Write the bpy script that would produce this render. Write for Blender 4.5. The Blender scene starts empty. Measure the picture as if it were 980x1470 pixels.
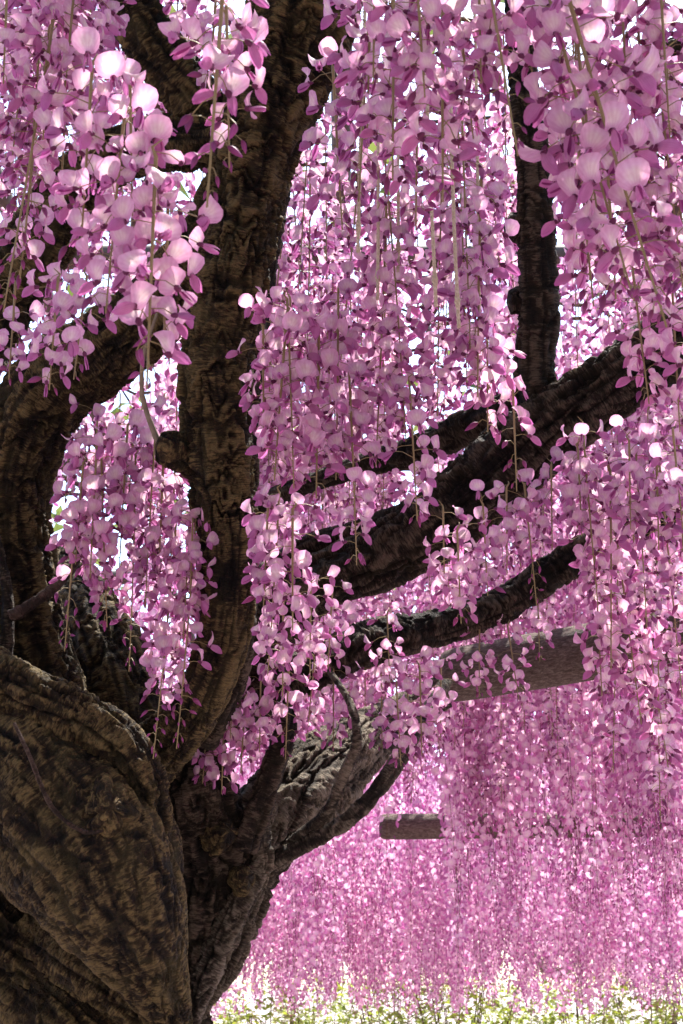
import bpy, math, random
import numpy as np
from mathutils import Vector, Matrix

rng = np.random.default_rng(7)
random.seed(7)
scene = bpy.context.scene
COL = scene.collection

# ------------------------------------------------------------------ camera, sky, sun, exposure
FPX = 2041.7                     # focal length in photo pixels (980 x 1470)
CAMZ, PITCH = 1.30, math.radians(18.5)
cam_d = bpy.data.cameras.new('camera')
cam = bpy.data.objects.new('camera', cam_d); COL.objects.link(cam)
cam.location = (0, 0, CAMZ); cam.rotation_euler = (math.pi / 2 + PITCH, 0, 0)
cam_d.sensor_fit = 'VERTICAL'; cam_d.sensor_height = 36; cam_d.lens = 50
cam_d.clip_start = 0.05; cam_d.clip_end = 2000
cam_d.dof.use_dof = True; cam_d.dof.focus_distance = 1.75; cam_d.dof.aperture_fstop = 22
scene.camera = cam

SUN_EL, SUN_AZ = math.radians(62), math.radians(28)     # azimuth from +Y towards +X: behind the tree
sun_dir = Vector((math.sin(SUN_AZ) * math.cos(SUN_EL), math.cos(SUN_AZ) * math.cos(SUN_EL), math.sin(SUN_EL)))
world = bpy.data.worlds.new('World'); scene.world = world; world.use_nodes = True
wn = world.node_tree.nodes; wl = world.node_tree.links
sky = wn.new('ShaderNodeTexSky'); sky.sky_type = 'NISHITA'; sky.sun_disc = False
sky.sun_elevation = SUN_EL; sky.sun_rotation = SUN_AZ
sky.air_density = 1.0; sky.dust_density = 1.2; sky.ozone_density = 1.0
wl.new(sky.outputs[0], wn['Background'].inputs[0]); wn['Background'].inputs[1].default_value = 0.15
sd = bpy.data.lights.new('sun', 'SUN'); sd.energy = 3.6; sd.angle = math.radians(0.6); sd.color = (1, .95, .88)
so = bpy.data.objects.new('sun', sd); COL.objects.link(so)
so.rotation_euler = sun_dir.to_track_quat('Z', 'Y').to_euler()
scene.view_settings.view_transform = 'Standard'; scene.view_settings.look = 'None'
scene.view_settings.exposure = 2.18; scene.view_settings.gamma = 1
scene.render.engine = 'CYCLES'
cy = scene.cycles
cy.max_bounces = 7; cy.diffuse_bounces = 4; cy.transmission_bounces = 6; cy.glossy_bounces = 2; cy.caustics_reflective = False
cy.caustics_refractive = False
cy.use_denoising = True

# ------------------------------------------------------------------ helpers
CA, SA = math.cos(PITCH), math.sin(PITCH)
def at(px, py, d):
    """photo pixel + distance along the lens axis -> world point"""
    x = (px - 490) / FPX * d; u = (735 - py) / FPX * d
    return np.array([x, d * CA - u * SA, CAMZ + d * SA + u * CA])
def pix(p):
    """world point -> photo pixel, depth"""
    y, z = p[1], p[2] - CAMZ
    d = y * CA + z * SA; u = -y * SA + z * CA
    return 490 + p[0] / d * FPX, 735 - u / d * FPX, d

def hash3(ix, iy, iz, seed):
    h = (ix * 374761393 + iy * 668265263 + iz * 2147483647 + seed * 974634777) & 0xFFFFFFFF
    h = ((h ^ (h >> 13)) * 1274126177) & 0xFFFFFFFF
    h = ((h ^ (h >> 15)) * 2246822519) & 0xFFFFFFFF
    return ((h ^ (h >> 16)) & 0xFFFF) / 65535.0
def vnoise(p, seed=0):
    """value noise in [-1, 1] for an (n, 3) array"""
    i = np.floor(p).astype(np.int64); f = p - i; f = f * f * f * (f * (f * 6 - 15) + 10)
    o = np.zeros(len(p))
    for dx in (0, 1):
        wx = f[:, 0] if dx else 1 - f[:, 0]
        for dy in (0, 1):
            wy = f[:, 1] if dy else 1 - f[:, 1]
            for dz in (0, 1):
                wz = f[:, 2] if dz else 1 - f[:, 2]
                o += wx * wy * wz * hash3(i[:, 0] + dx, i[:, 1] + dy, i[:, 2] + dz, seed)
    return o * 2 - 1
def fbm(p, octs=3, seed=0):
    o = 0; a = 1; t = 0
    for k in range(octs):
        o = o + a * vnoise(p * 2 ** k + 17.3 * k, seed + k); t += a; a *= .5
    return o / t

def mesh_from(name, V, F, attrs=None, smooth=True):
    """V (n,3); F: list of index arrays (m,3) / (m,4); attrs name -> (kind, array)"""
    me = bpy.data.meshes.new(name)
    V = np.asarray(V, np.float32)
    faces = [np.asarray(f, np.int32) for f in F if len(f)]
    loops = np.concatenate([f.ravel() for f in faces])
    sizes = np.concatenate([np.full(len(f), f.shape[1], np.int32) for f in faces])
    starts = np.concatenate([[0], np.cumsum(sizes)[:-1]]).astype(np.int32)
    me.vertices.add(len(V)); me.vertices.foreach_set('co', V.ravel())
    me.loops.add(len(loops)); me.loops.foreach_set('vertex_index', loops)
    me.polygons.add(len(sizes)); me.polygons.foreach_set('loop_start', starts)
    me.polygons.foreach_set('loop_total', sizes)
    me.polygons.foreach_set('use_smooth', np.full(len(sizes), smooth))
    for k, (kind, a) in (attrs or {}).items():
        at_ = me.attributes.new(k, kind, 'POINT'); a = np.asarray(a, np.float32)
        at_.data.foreach_set({'FLOAT': 'value', 'FLOAT_VECTOR': 'vector', 'FLOAT_COLOR': 'color'}[kind], a.ravel())
    me.update(calc_edges=True)
    return me
def obj(name, me, mat=None, parent=None):
    o = bpy.data.objects.new(name, me); COL.objects.link(o)
    if mat is not None and me is not None and not me.materials: me.materials.append(mat)
    if parent is not None: o.parent = parent
    return o
def tag(o, label, cat, group=None, kind=None):
    o['label'] = label; o['category'] = cat
    if group: o['group'] = group
    if kind: o['kind'] = kind
    return o
def empty(name, loc=(0, 0, 0)):
    o = bpy.data.objects.new(name, None); COL.objects.link(o); o.location = loc
    o.empty_display_size = .1
    return o

def spline(P, n):
    """Catmull-Rom through rows of P, n samples evenly spread over arc length"""
    P = np.asarray(P, float)
    Q = np.vstack([2 * P[0] - P[1], P, 2 * P[-1] - P[-2]])
    m = 40; out = []
    for i in range(len(P) - 1):
        p0, p1, p2, p3 = Q[i:i + 4]
        t = np.linspace(0, 1, m, endpoint=False)[:, None]
        out.append(.5 * (2 * p1 + (p2 - p0) * t + (2 * p0 - 5 * p1 + 4 * p2 - p3) * t ** 2 + (3 * p1 - p0 - 3 * p2 + p3) * t ** 3))
    out = np.vstack(out + [P[-1:]])
    s = np.concatenate([[0], np.cumsum(np.linalg.norm(np.diff(out[:, :3], axis=0), axis=1))])
    si = np.linspace(0, s[-1], n)
    return np.stack([np.interp(si, s, out[:, k]) for k in range(out.shape[1])], 1), si
def frames(C):
    T = np.gradient(C, axis=0); T /= np.linalg.norm(T, axis=1)[:, None] + 1e-12
    N = np.zeros_like(T); a = np.array([1., 0, 0]) if abs(T[0, 0]) < .8 else np.array([0, 1., 0])
    n = a - T[0] * a.dot(T[0]); n /= np.linalg.norm(n)
    for i in range(len(T)):
        n = n - T[i] * n.dot(T[i]); n /= np.linalg.norm(n); N[i] = n
    return T, N, np.cross(T, N)
def tube_geo(C, R, seg, cap=True):
    """plain tube: verts, quads, cap tris"""
    n = len(C); T, N, B = frames(C)
    th = np.linspace(0, 2 * np.pi, seg, endpoint=False)
    V = C[:, None] + R[:, None, None] * (np.cos(th)[None, :, None] * N[:, None] + np.sin(th)[None, :, None] * B[:, None])
    i = np.arange(n - 1)[:, None] * seg; j = np.arange(seg)[None]; k = (j + 1) % seg
    Q = np.stack([i + j, i + k, i + seg + k, i + seg + j], -1).reshape(-1, 4)
    V = V.reshape(-1, 3); tris = np.zeros((0, 3), int)
    if cap:
        V = np.vstack([V, C[:1], C[-1:]]); a = n * seg
        j = np.arange(seg); k = (j + 1) % seg
        tris = np.vstack([np.stack([np.full(seg, a), k, j], 1), np.stack([np.full(seg, a + 1), (n - 1) * seg + j, (n - 1) * seg + k], 1)])
    return V, Q, tris

# ------------------------------------------------------------------ materials
def new_mat(name):
    m = bpy.data.materials.new(name); m.use_nodes = True
    nt = m.node_tree; nt.nodes.clear()
    return m, nt, nt.nodes.new
def link(nt, a, b): nt.links.new(a, b)
def ramp(new, stops, interp='LINEAR'):
    r = new('ShaderNodeValToRGB'); r.color_ramp.interpolation = interp
    e = r.color_ramp.elements
    while len(e) < len(stops): e.new(.5)
    for el, (p, c) in zip(e, stops):
        el.position = p; el.color = (*c, 1)
    return r

def bark_material(name, dark, mid, light, lichen=.35, across=1.0):
    """weathered bark in the limb's own coordinates (attribute bark = ring x, ring y, length in metres)"""
    m, nt, new = new_mat(name)
    out = new('ShaderNodeOutputMaterial'); bs = new('ShaderNodeBsdfPrincipled'); bs.inputs['Roughness'].default_value = .82
    bs.inputs['Specular IOR Level'].default_value = .2
    a = new('ShaderNodeAttribute'); a.attribute_name = 'bark'
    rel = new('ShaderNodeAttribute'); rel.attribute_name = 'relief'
    def nz(scale, detail, rough, dist=0.):
        mp = new('ShaderNodeMapping'); mp.inputs['Scale'].default_value = scale
        n = new('ShaderNodeTexNoise'); n.inputs['Scale'].default_value = 1; n.inputs['Detail'].default_value = detail
        n.inputs['Roughness'].default_value = rough; n.inputs['Distortion'].default_value = dist
        link(nt, a.outputs['Vector'], mp.inputs['Vector']); link(nt, mp.outputs[0], n.inputs['Vector'])
        return n
    big = nz((14, 14, 9), 4, .6)
    streak = nz((80 * across, 80 * across, 330), 4, .66, .9)
    grain = nz((340, 340, 420), 3, .6)
    patch = nz((26, 26, 18), 5, .65, .4)
    # base colour: dark/mid/light bark by streak + relief
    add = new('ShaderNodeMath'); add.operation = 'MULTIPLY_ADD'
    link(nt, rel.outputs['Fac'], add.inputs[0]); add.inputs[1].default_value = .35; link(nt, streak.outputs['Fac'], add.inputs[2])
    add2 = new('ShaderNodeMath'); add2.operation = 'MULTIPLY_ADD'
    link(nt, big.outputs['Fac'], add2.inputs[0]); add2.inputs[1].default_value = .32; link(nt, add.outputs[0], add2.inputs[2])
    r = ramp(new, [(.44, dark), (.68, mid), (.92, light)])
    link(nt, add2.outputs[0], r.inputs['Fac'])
    # olive moss film and pale lichen flecks
    rp = ramp(new, [(.46, (0, 0, 0)), (.80, (1, 1, 1))]); link(nt, patch.outputs['Fac'], rp.inputs['Fac'])
    mul = new('ShaderNodeMath'); mul.operation = 'MULTIPLY'; link(nt, rp.outputs[0], mul.inputs[0]); mul.inputs[1].default_value = lichen
    mx = new('ShaderNodeMixRGB'); mx.inputs['Color2'].default_value = (.115, .092, .034, 1)
    link(nt, mul.outputs[0], mx.inputs['Fac']); link(nt, r.outputs[0], mx.inputs['Color1'])
    link(nt, mx.outputs[0], bs.inputs['Base Color'])
    # fine relief
    sm = new('ShaderNodeMath'); sm.operation = 'MULTIPLY_ADD'; link(nt, grain.outputs['Fac'], sm.inputs[0]); sm.inputs[1].default_value = .45
    link(nt, streak.outputs['Fac'], sm.inputs[2])
    bp = new('ShaderNodeBump'); bp.inputs['Strength'].default_value = 1.0; bp.inputs['Distance'].default_value = .016
    link(nt, sm.outputs[0], bp.inputs['Height']); link(nt, bp.outputs[0], bs.inputs['Normal'])
    link(nt, bs.outputs[0], out.inputs[0])
    return m
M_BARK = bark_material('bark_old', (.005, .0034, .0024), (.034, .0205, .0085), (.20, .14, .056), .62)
M_BARK2 = bark_material('bark_limb', (.006, .004, .003), (.025, .0155, .0096), (.14, .10, .068), .2)
M_BARK3 = bark_material('bark_pale_sunlit', (.014, .010, .007), (.065, .047, .032), (.26, .21, .15), .25)  # sunlight on the fork limbs put into a lighter bark colour
M_TWIG = bark_material('bark_twig', (.03, .018, .013), (.075, .044, .032), (.15, .10, .075), .1)
M_LOG = bark_material('log_wood', (.05, .029, .022), (.15, .105, .085), (.32, .26, .22), .03, across=3.)

def petal_material():
    m, nt, new = new_mat('petal')
    out = new('ShaderNodeOutputMaterial')
    a = new('ShaderNodeAttribute'); a.attribute_name = 'col'
    oi = new('ShaderNodeObjectInfo')
    hs = new('ShaderNodeHueSaturation')
    mr = new('ShaderNodeMapRange'); mr.inputs['To Min'].default_value = .88; mr.inputs['To Max'].default_value = 1.08
    link(nt, oi.outputs['Random'], mr.inputs['Value'])
    mr2 = new('ShaderNodeMapRange'); mr2.inputs['To Min'].default_value = .488; mr2.inputs['To Max'].default_value = .507
    link(nt, oi.outputs['Random'], mr2.inputs['Value']); link(nt, mr2.outputs[0], hs.inputs['Hue'])
    link(nt, mr.outputs[0], hs.inputs['Value'])
    # fine veins fan out from the claw; soft blotches over the petal
    wv = new('ShaderNodeMath'); wv.operation = 'MULTIPLY'; link(nt, a.outputs['Alpha'], wv.inputs[0]); wv.inputs[1].default_value = 95.
    sn = new('ShaderNodeMath'); sn.operation = 'SINE'; link(nt, wv.outputs[0], sn.inputs[0])
    tc = new('ShaderNodeTexCoord'); bn = new('ShaderNodeTexNoise'); bn.inputs['Scale'].default_value = 170; bn.inputs['Detail'].default_value = 3
    link(nt, tc.outputs['Object'], bn.inputs['Vector'])
    fa = new('ShaderNodeMath'); fa.operation = 'MULTIPLY_ADD'; link(nt, sn.outputs[0], fa.inputs[0]); fa.inputs[1].default_value = .09; link(nt, bn.outputs['Fac'], fa.inputs[2])
    vr = ramp(new, [(.30, (1.0, 1.0, 1.0)), (.75, (.88, .74, .82))]); link(nt, fa.outputs[0], vr.inputs['Fac'])
    vm = new('ShaderNodeMixRGB'); vm.blend_type = 'MULTIPLY'; vm.inputs['Fac'].default_value = 1
    link(nt, a.outputs['Color'], vm.inputs['Color1']); link(nt, vr.outputs[0], vm.inputs['Color2']); link(nt, vm.outputs[0], hs.inputs['Color'])
    df = new('ShaderNodeBsdfPrincipled'); df.inputs['Roughness'].default_value = .55; df.inputs['Specular IOR Level'].default_value = .3
    pb = new('ShaderNodeBump'); pb.inputs['Strength'].default_value = .35; pb.inputs['Distance'].default_value = .0012
    link(nt, fa.outputs[0], pb.inputs['Height']); link(nt, pb.outputs[0], df.inputs['Normal'])
    tr = new('ShaderNodeBsdfTranslucent')
    link(nt, hs.outputs[0], df.inputs['Base Color'])
    g = new('ShaderNodeGamma'); g.inputs['Gamma'].default_value = 1.15; link(nt, hs.outputs[0], g.inputs['Color'])
    link(nt, g.outputs[0], tr.inputs['Color'])
    mx = new('ShaderNodeMixShader'); mx.inputs[0].default_value = .52
    link(nt, df.outputs[0], mx.inputs[1]); link(nt, tr.outputs[0], mx.inputs[2]); link(nt, mx.outputs[0], out.inputs[0])
    return m
M_PETAL = petal_material()
def leaf_material(name, c1, c2, trans=.45):
    m, nt, new = new_mat(name)
    out = new('ShaderNodeOutputMaterial'); a = new('ShaderNodeAttribute'); a.attribute_name = 'rnd'
    r = ramp(new, [(0, c1), (1, c2)]); link(nt, a.outputs['Fac'], r.inputs['Fac'])
    df = new('ShaderNodeBsdfPrincipled'); df.inputs['Roughness'].default_value = .5; tr = new('ShaderNodeBsdfTranslucent')
    link(nt, r.outputs[0], df.inputs['Base Color']); link(nt, r.outputs[0], tr.inputs['Color'])
    mx = new('ShaderNodeMixShader'); mx.inputs[0].default_value = trans
    link(nt, df.outputs[0], mx.inputs[1]); link(nt, tr.outputs[0], mx.inputs[2]); link(nt, mx.outputs[0], out.inputs[0])
    return m
M_LEAF = leaf_material('young_leaf', (.07, .10, .02), (.16, .20, .045))
M_SHRUB = leaf_material('shrub_leaf', (.14, .19, .02), (.36, .40, .05))
def simple_mat(name, c1, c2, scale, rough=.8, bump=.0):
    m, nt, new = new_mat(name)
    out = new('ShaderNodeOutputMaterial'); bs = new('ShaderNodeBsdfPrincipled'); bs.inputs['Roughness'].default_value = rough
    tc = new('ShaderNodeTexCoord'); n = new('ShaderNodeTexNoise'); n.inputs['Scale'].default_value = scale; n.inputs['Detail'].default_value = 6
    link(nt, tc.outputs['Object'], n.inputs['Vector'])
    r = ramp(new, [(.3, c1), (.7, c2)]); link(nt, n.outputs['Fac'], r.inputs['Fac']); link(nt, r.outputs[0], bs.inputs['Base Color'])
    if bump:
        b = new('ShaderNodeBump'); b.inputs['Strength'].default_value = .8; b.inputs['Distance'].default_value = bump
        link(nt, n.outputs['Fac'], b.inputs['Height']); link(nt, b.outputs[0], bs.inputs['Normal'])
    link(nt, bs.outputs[0], out.inputs[0]); return m
M_STEM = simple_mat('raceme_stem', (.20, .15, .05), (.28, .21, .10), 30, .6)
M_ROPE = simple_mat('straw_rope', (.42, .34, .22), (.62, .54, .40), 300, .9)
M_GROUND = simple_mat('ground', (.26, .205, .175), (.40, .31, .32), 3, .95, .02)   # pale gravel and petal tones, pinkish to bounce warm light upwards
M_END = simple_mat('sawn_end', (.035, .024, .02), (.08, .055, .045), 60, .9, .002)
M_BAMBOO = simple_mat('weathered_pole', (.04, .027, .018), (.09, .066, .045), 25, .8)
M_PALE = simple_mat('pale_twig', (.11, .085, .055), (.24, .19, .13), 60, .8)

# ------------------------------------------------------------------ setting
gv = [(-400, -60, 0), (400, -60, 0), (400, 800, 0), (-400, 800, 0)]
g = obj('ground', mesh_from('ground', gv, [[(0, 1, 2, 3)]]), M_GROUND); g['kind'] = 'structure'

# ------------------------------------------------------------------ the old wisteria: trunk and limbs
tree = empty('wisteria_tree', tuple(at(150, 1480, 1.95) * np.array([1, 1, 0])))
tag(tree, 'old gnarled wisteria tree with twisted dark trunk and hanging pink flower clusters', 'tree')
TREE_INV = Matrix.Translation(-Vector(tree.location))
def tree_part(o, parent=None):
    o.parent = parent or tree
    if parent is None: o.matrix_parent_inverse = TREE_INV
    return o

def limb(name, pts, seed, res=.0028, lump=.10, ridge=.10, nr=3, twist=5., bark=.0030, across=1., mat=None, furrow=.0015, parent=None):
    """gnarled limb through photo points (px, py, width px, distance) or world rows ('w', x, y, z, r)"""
    rows = []
    for p in pts:
        if p[0] == 'w': rows.append(p[1:])
        else:
            c = at(p[0], p[1], p[3]); rows.append((*c, p[2] / 2 * p[3] / FPX))
    rows = np.array(rows, float)
    L = np.linalg.norm(np.diff(rows[:, :3], axis=0), axis=1).sum(); rm = rows[:, 3].max()
    n = int(min(560, max(40, L / res))); seg = int(min(320, max(14, 2 * np.pi * rm / (res * .9))))
    S, s = spline(rows, n); C = S[:, :3]; R = np.maximum(S[:, 3], .0015)
    T, N, B = frames(C)
    th = np.linspace(0, 2 * np.pi, seg, endpoint=False)
    TH, SS = np.meshgrid(th, s); RR = np.repeat(R[:, None], seg, 1)
    cx, sx = np.cos(TH), np.sin(TH)
    # big swelling, rope-like muscle ridges that wind along the limb, then bark plates
    q = np.stack([cx * 1.1, sx * 1.1, SS / (rm * 2.6)], -1).reshape(-1, 3)
    big = fbm(q, 2, seed).reshape(TH.shape)
    ph = twist * SS + 1.2 * big
    mus = (np.abs(np.cos(nr * .5 * TH + ph)) - .6)
    q2 = np.stack([cx * rm * 26, sx * rm * 26, SS * 20], -1).reshape(-1, 3)
    med = fbm(q2, 3, seed + 5).reshape(TH.shape)
    warp = fbm(q2 * 1.7 + 9, 2, seed + 9).reshape(-1)
    q3 = np.stack([(cx * RR).ravel() * 34 * across, (sx * RR).ravel() * 34 * across, SS.ravel() * 92 * (across if across > 1 else 1) + warp * 2.6], -1)
    fine = 1 - np.abs(fbm(q3, 2, seed + 13)) * 2.6
    fine = np.clip(fine, -.6, 1).reshape(TH.shape)
    tw = TH + .22 * twist * SS
    q4 = np.stack([(np.cos(tw) * RR).ravel() * 46, (np.sin(tw) * RR).ravel() * 46, SS.ravel() * 7 + warp * .5], -1)
    fur = np.clip(1 - np.abs(fbm(q4, 3, seed + 31)) * 3.2, -1, 1).reshape(TH.shape)
    RAD = RR * (1 + lump * big + ridge * mus + .08 * med) + np.minimum(bark * 1.7, RR * .14) * (fine - .3) - np.minimum(furrow, RR * .12) * np.maximum(fur, 0) ** 2 * 2.2
    RAD = np.maximum(RAD, RR * .4)
    V = C[:, None] + RAD[..., None] * (cx[..., None] * N[:, None] + sx[..., None] * B[:, None])
    i = np.arange(n - 1)[:, None] * seg; j = np.arange(seg)[None]; k = (j + 1) % seg
    Q = np.stack([i + j, i + k, i + seg + k, i + seg + j], -1).reshape(-1, 4)
    V = np.vstack([V.reshape(-1, 3), C[:1] - T[:1] * R[0] * .3, C[-1:] + T[-1:] * R[-1] * .3]); a = n * seg
    j = np.arange(seg); k = (j + 1) % seg
    tri = np.vstack([np.stack([np.full(seg, a), k, j], 1), np.stack([np.full(seg, a + 1), (n - 1) * seg + j, (n - 1) * seg + k], 1)])
    bk = np.stack([cx * RR, sx * RR, SS + seed * 1.7], -1).reshape(-1, 3)
    bk = np.vstack([bk, [[0, 0, seed * 1.7], [0, 0, s[-1] + seed * 1.7]]])
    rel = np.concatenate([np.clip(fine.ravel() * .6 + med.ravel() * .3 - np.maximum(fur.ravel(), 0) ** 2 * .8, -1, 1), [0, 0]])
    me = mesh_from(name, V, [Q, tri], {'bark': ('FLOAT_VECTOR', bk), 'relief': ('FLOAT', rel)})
    return tree_part(obj(name, me, mat or M_BARK), parent)

TX, TY = at(160, 1480, 2.0)[:2]
trunk = limb('trunk', [('w', TX - .02, TY, -.08, .30), ('w', TX - .02, TY, .15, .22), ('w', TX, TY, .6, .165), ('w', TX - .005, TY, 1.0, .145),
      (148, 1480, 264, 2.14), (110, 1360, 250, 2.17), (50, 1240, 230, 2.2), (-60, 1120, 200, 2.2)], 1, res=.004, lump=.12, ridge=.26, nr=6, twist=4, bark=.003, across=1.4, furrow=.006)
trunk['label'] = 'thick dark trunk wound together from several strands'
limb('limb', [(-150, 950, 210, 2.02), (-45, 1060, 235, 1.97), (55, 1130, 255, 1.90), (138, 1222, 245, 1.85), (185, 1310, 180, 1.83),
      (218, 1390, 108, 1.85), (240, 1450, 72, 1.9), (250, 1530, 60, 1.98)], 2, lump=.07, ridge=.10, nr=3, twist=2.5, across=1.7, bark=.0015, furrow=.0016)['label'] = 'swollen olive brown limb bulging diagonally across the trunk'
limb('limb', [(-140, 890, 105, 1.98), (-30, 962, 92, 1.90), (65, 1008, 84, 1.86), (150, 1052, 74, 1.84), (200, 1110, 66, 1.83), (216, 1180, 60, 1.84), (222, 1250, 46, 1.86), (240, 1320, 30, 1.9)], 3, across=1.4, bark=.0024, furrow=.004)
limb('limb', [(-110, 1250, 150, 2.08), (0, 1345, 150, 2.05), (88, 1408, 118, 2.03), (158, 1452, 92, 2.02), (218, 1510, 84, 2.03), (250, 1600, 84, 2.06)], 4, ridge=.22, across=1.4, bark=.0024, furrow=.006)
limb('limb', [(40, 1335, 66, 2.02), (112, 1385, 76, 1.97), (176, 1432, 68, 1.95), (220, 1478, 60, 1.95), (250, 1540, 60, 1.97)], 5, ridge=.2, across=1.4, bark=.0024, furrow=.005)
limb('limb', [(10, 1400, 110, 2.04), (70, 1440, 110, 2.0), (115, 1490, 104, 1.99), (160, 1580, 104, 2.02)], 6, ridge=.2, across=1.4, bark=.0022, furrow=.004)
# upright stem and its dark rear strand
A = limb('stem', [(160, 1140, 90, 1.98), (205, 1095, 88, 1.95), (255, 1048, 78, 1.9), (297, 980, 72, 1.86), (322, 900, 74, 1.85), (327, 800, 80, 1.85), (318, 700, 94, 1.85),
      (311, 600, 100, 1.85), (310, 520, 104, 1.85), (326, 430, 108, 1.85), (344, 330, 108, 1.86), (362, 230, 114, 1.87), (396, 120, 140, 1.88), (428, 30, 152, 1.88), (452, -70, 158, 1.88), (470, -220, 150, 1.85)],
      7, res=.0026, lump=.06, ridge=.07, nr=2, twist=2.2, across=.5, bark=.0040)
A['label'] = 'dark upright stem with wavy crosswise bark'
limb('stem', [(430, 150, 50, 1.97), (398, 260, 46, 1.95), (382, 360, 42, 1.94), (368, 480, 36, 1.93), (356, 600, 34, 1.92), (352, 720, 34, 1.91), (350, 820, 34, 1.91), (347, 900, 38, 1.91), (330, 980, 46, 1.93), (290, 1060, 50, 1.97)], 8, mat=M_BARK2)
# left stem that arches over to the upright one
limb('stem', [(70, 1180, 170, 2.12), (50, 1010, 150, 2.1), (25, 860, 130, 2.08), (17, 720, 112, 2.05), (35, 625, 122, 2.02), (85, 550, 118, 2.0), (160, 498, 108, 1.97), (230, 440, 98, 1.94), (300, 350, 90, 1.9), (345, 250, 80, 1.88)], 9, ridge=.12)
limb('limb', [(-90, 560, 120, 2.08), (0, 430, 105, 2.04), (65, 335, 92, 2.0), (115, 258, 84, 1.98), (190, 215, 82, 1.96), (270, 205, 84, 1.92), (345, 210, 84, 1.9)], 10)
limb('limb', [(350, 230, 70, 1.92), (278, 140, 76, 1.92), (218, 60, 78, 1.92), (176, -20, 80, 1.92), (140, -120, 80, 1.9)], 11)
limb('stem', [(150, 1180, 170, 2.2), (165, 1060, 150, 2.2), (150, 960, 130, 2.24), (125, 890, 110, 2.32), (105, 840, 70, 2.45), (100, 800, 50, 2.6)], 12)
# long diagonal limb, rooted in the middle strand of the trunk
Gl = limb('limb', [('w', TX + .06, TY + .04, .9, .06), (235, 1540, 90, 2.1), (252, 1430, 84, 2.1), (288, 1325, 96, 2.1), (300, 1220, 118, 2.1), (287, 1130, 104, 2.08), (278, 1060, 88, 2.08), (312, 990, 82, 2.07), (372, 925, 84, 2.05),
      (450, 843, 84, 2.02), (550, 800, 90, 2.0), (640, 745, 104, 1.98), (720, 676, 112, 1.96), (790, 612, 110, 1.94), (870, 560, 100, 1.92), (960, 497, 95, 1.9), (1080, 430, 92, 1.88), (1250, 340, 85, 1.86)],
      13, lump=.10, ridge=.11, mat=M_BARK2, furrow=.004)
Gl['label'] = 'long rough limb slanting up from the trunk past the upright branch'
limb('limb', [(355, 850, 30, 2.12), (400, 815, 40, 2.1), (450, 786, 42, 2.08), (510, 768, 40, 2.06), (570, 745, 38, 2.03), (620, 730, 30, 2.0)], 14, mat=M_BARK2)
limb('limb', [(300, 760, 24, 2.16), (370, 725, 26, 2.16), (430, 700, 28, 2.15), (520, 668, 32, 2.12), (600, 645, 44, 2.08), (680, 608, 50, 2.04), (755, 572, 50, 1.98)], 15, mat=M_BARK2)
limb('branch', [(735, -140, 40, 1.98), (742, -40, 40, 1.97), (748, 60, 42, 1.96), (756, 160, 44, 1.95), (768, 250, 50, 1.95), (770, 350, 54, 1.95), (772, 440, 58, 1.95), (767, 520, 56, 1.95), (776, 580, 60, 1.95), (800, 630, 50, 1.95)], 16, mat=M_BARK2, across=.6)['label'] = 'upright branch rising from the long slanting limb'
limb('knob', [(775, 335, 44, 1.96), (750, 330, 44, 1.96), (728, 326, 38, 1.96)], 17, lump=.2, mat=M_BARK2)
limb('knob', [(775, 432, 44, 1.96), (748, 432, 44, 1.96), (732, 434, 38, 1.96)], 18, lump=.2, mat=M_BARK2)
limb('limb', [(790, 190, 30, 2.05), (850, 145, 34, 2.03), (915, 100, 38, 2.0), (985, 66, 40, 1.98), (1080, 20, 40, 1.95)], 19, mat=M_BARK2)
# second slanting limb below
limb('limb', [(262, 1075, 60, 2.16), (320, 1030, 62, 2.17), (400, 985, 62, 2.2), (470, 950, 62, 2.22), (530, 925, 64, 2.25), (600, 907, 56, 2.28), (660, 892, 52, 2.3), (730, 862, 52, 2.32), (800, 815, 52, 2.32), (860, 782, 50, 2.3), (930, 762, 50, 2.28), (1010, 742, 48, 2.25), (1140, 705, 46, 2.2)], 20, lump=.14, ridge=.12, mat=M_BARK2)
# lower right limb with its thin shoots
limb('limb', [('w', TX + .07, TY + .06, .8, .075), (235, 1540, 100, 2.16), (256, 1440, 84, 2.15), (312, 1350, 86, 2.15), (336, 1275, 84, 2.16), (380, 1195, 110, 2.18), (425, 1130, 108, 2.24), (475, 1085, 84, 2.34), (520, 1050, 60, 2.5), (560, 1020, 32, 2.7), (610, 985, 14, 3.0), (700, 940, 6, 3.4)], 21, ridge=.17, mat=M_BARK3, furrow=.005)
limb('limb', [(330, 1330, 70, 2.2), (385, 1225, 70, 2.22), (440, 1170, 78, 2.3), (490, 1120, 66, 2.42), (535, 1085, 36, 2.6), (580, 1050, 16, 2.9), (650, 1010, 6, 3.2)], 22, ridge=.15, mat=M_BARK3, furrow=.004)
limb('limb', [(385, 1150, 34, 2.1), (368, 1185, 40, 2.09), (372, 1240, 38, 2.08), (345, 1295, 42, 2.07), (308, 1375, 42, 2.06), (268, 1460, 44, 2.05), (250, 1560, 56, 2.06)], 23, ridge=.14, furrow=.003, mat=M_BARK3)
limb('branch', [(352, 1215, 44, 2.06), (370, 1165, 40, 2.05), (388, 1115, 36, 2.05), (405, 1065, 34, 2.06), (415, 1020, 30, 2.08)], 24, mat=M_BARK2)
limb('shoot', [(388, 1240, 30, 2.10), (440, 1210, 24, 2.08), (490, 1184, 24, 2.08), (534, 1142, 24, 2.08), (570, 1095, 24, 2.10), (602, 1040, 22, 2.2), (640, 980, 18, 2.4)], 25, mat=M_BARK3, bark=.001)
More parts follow.
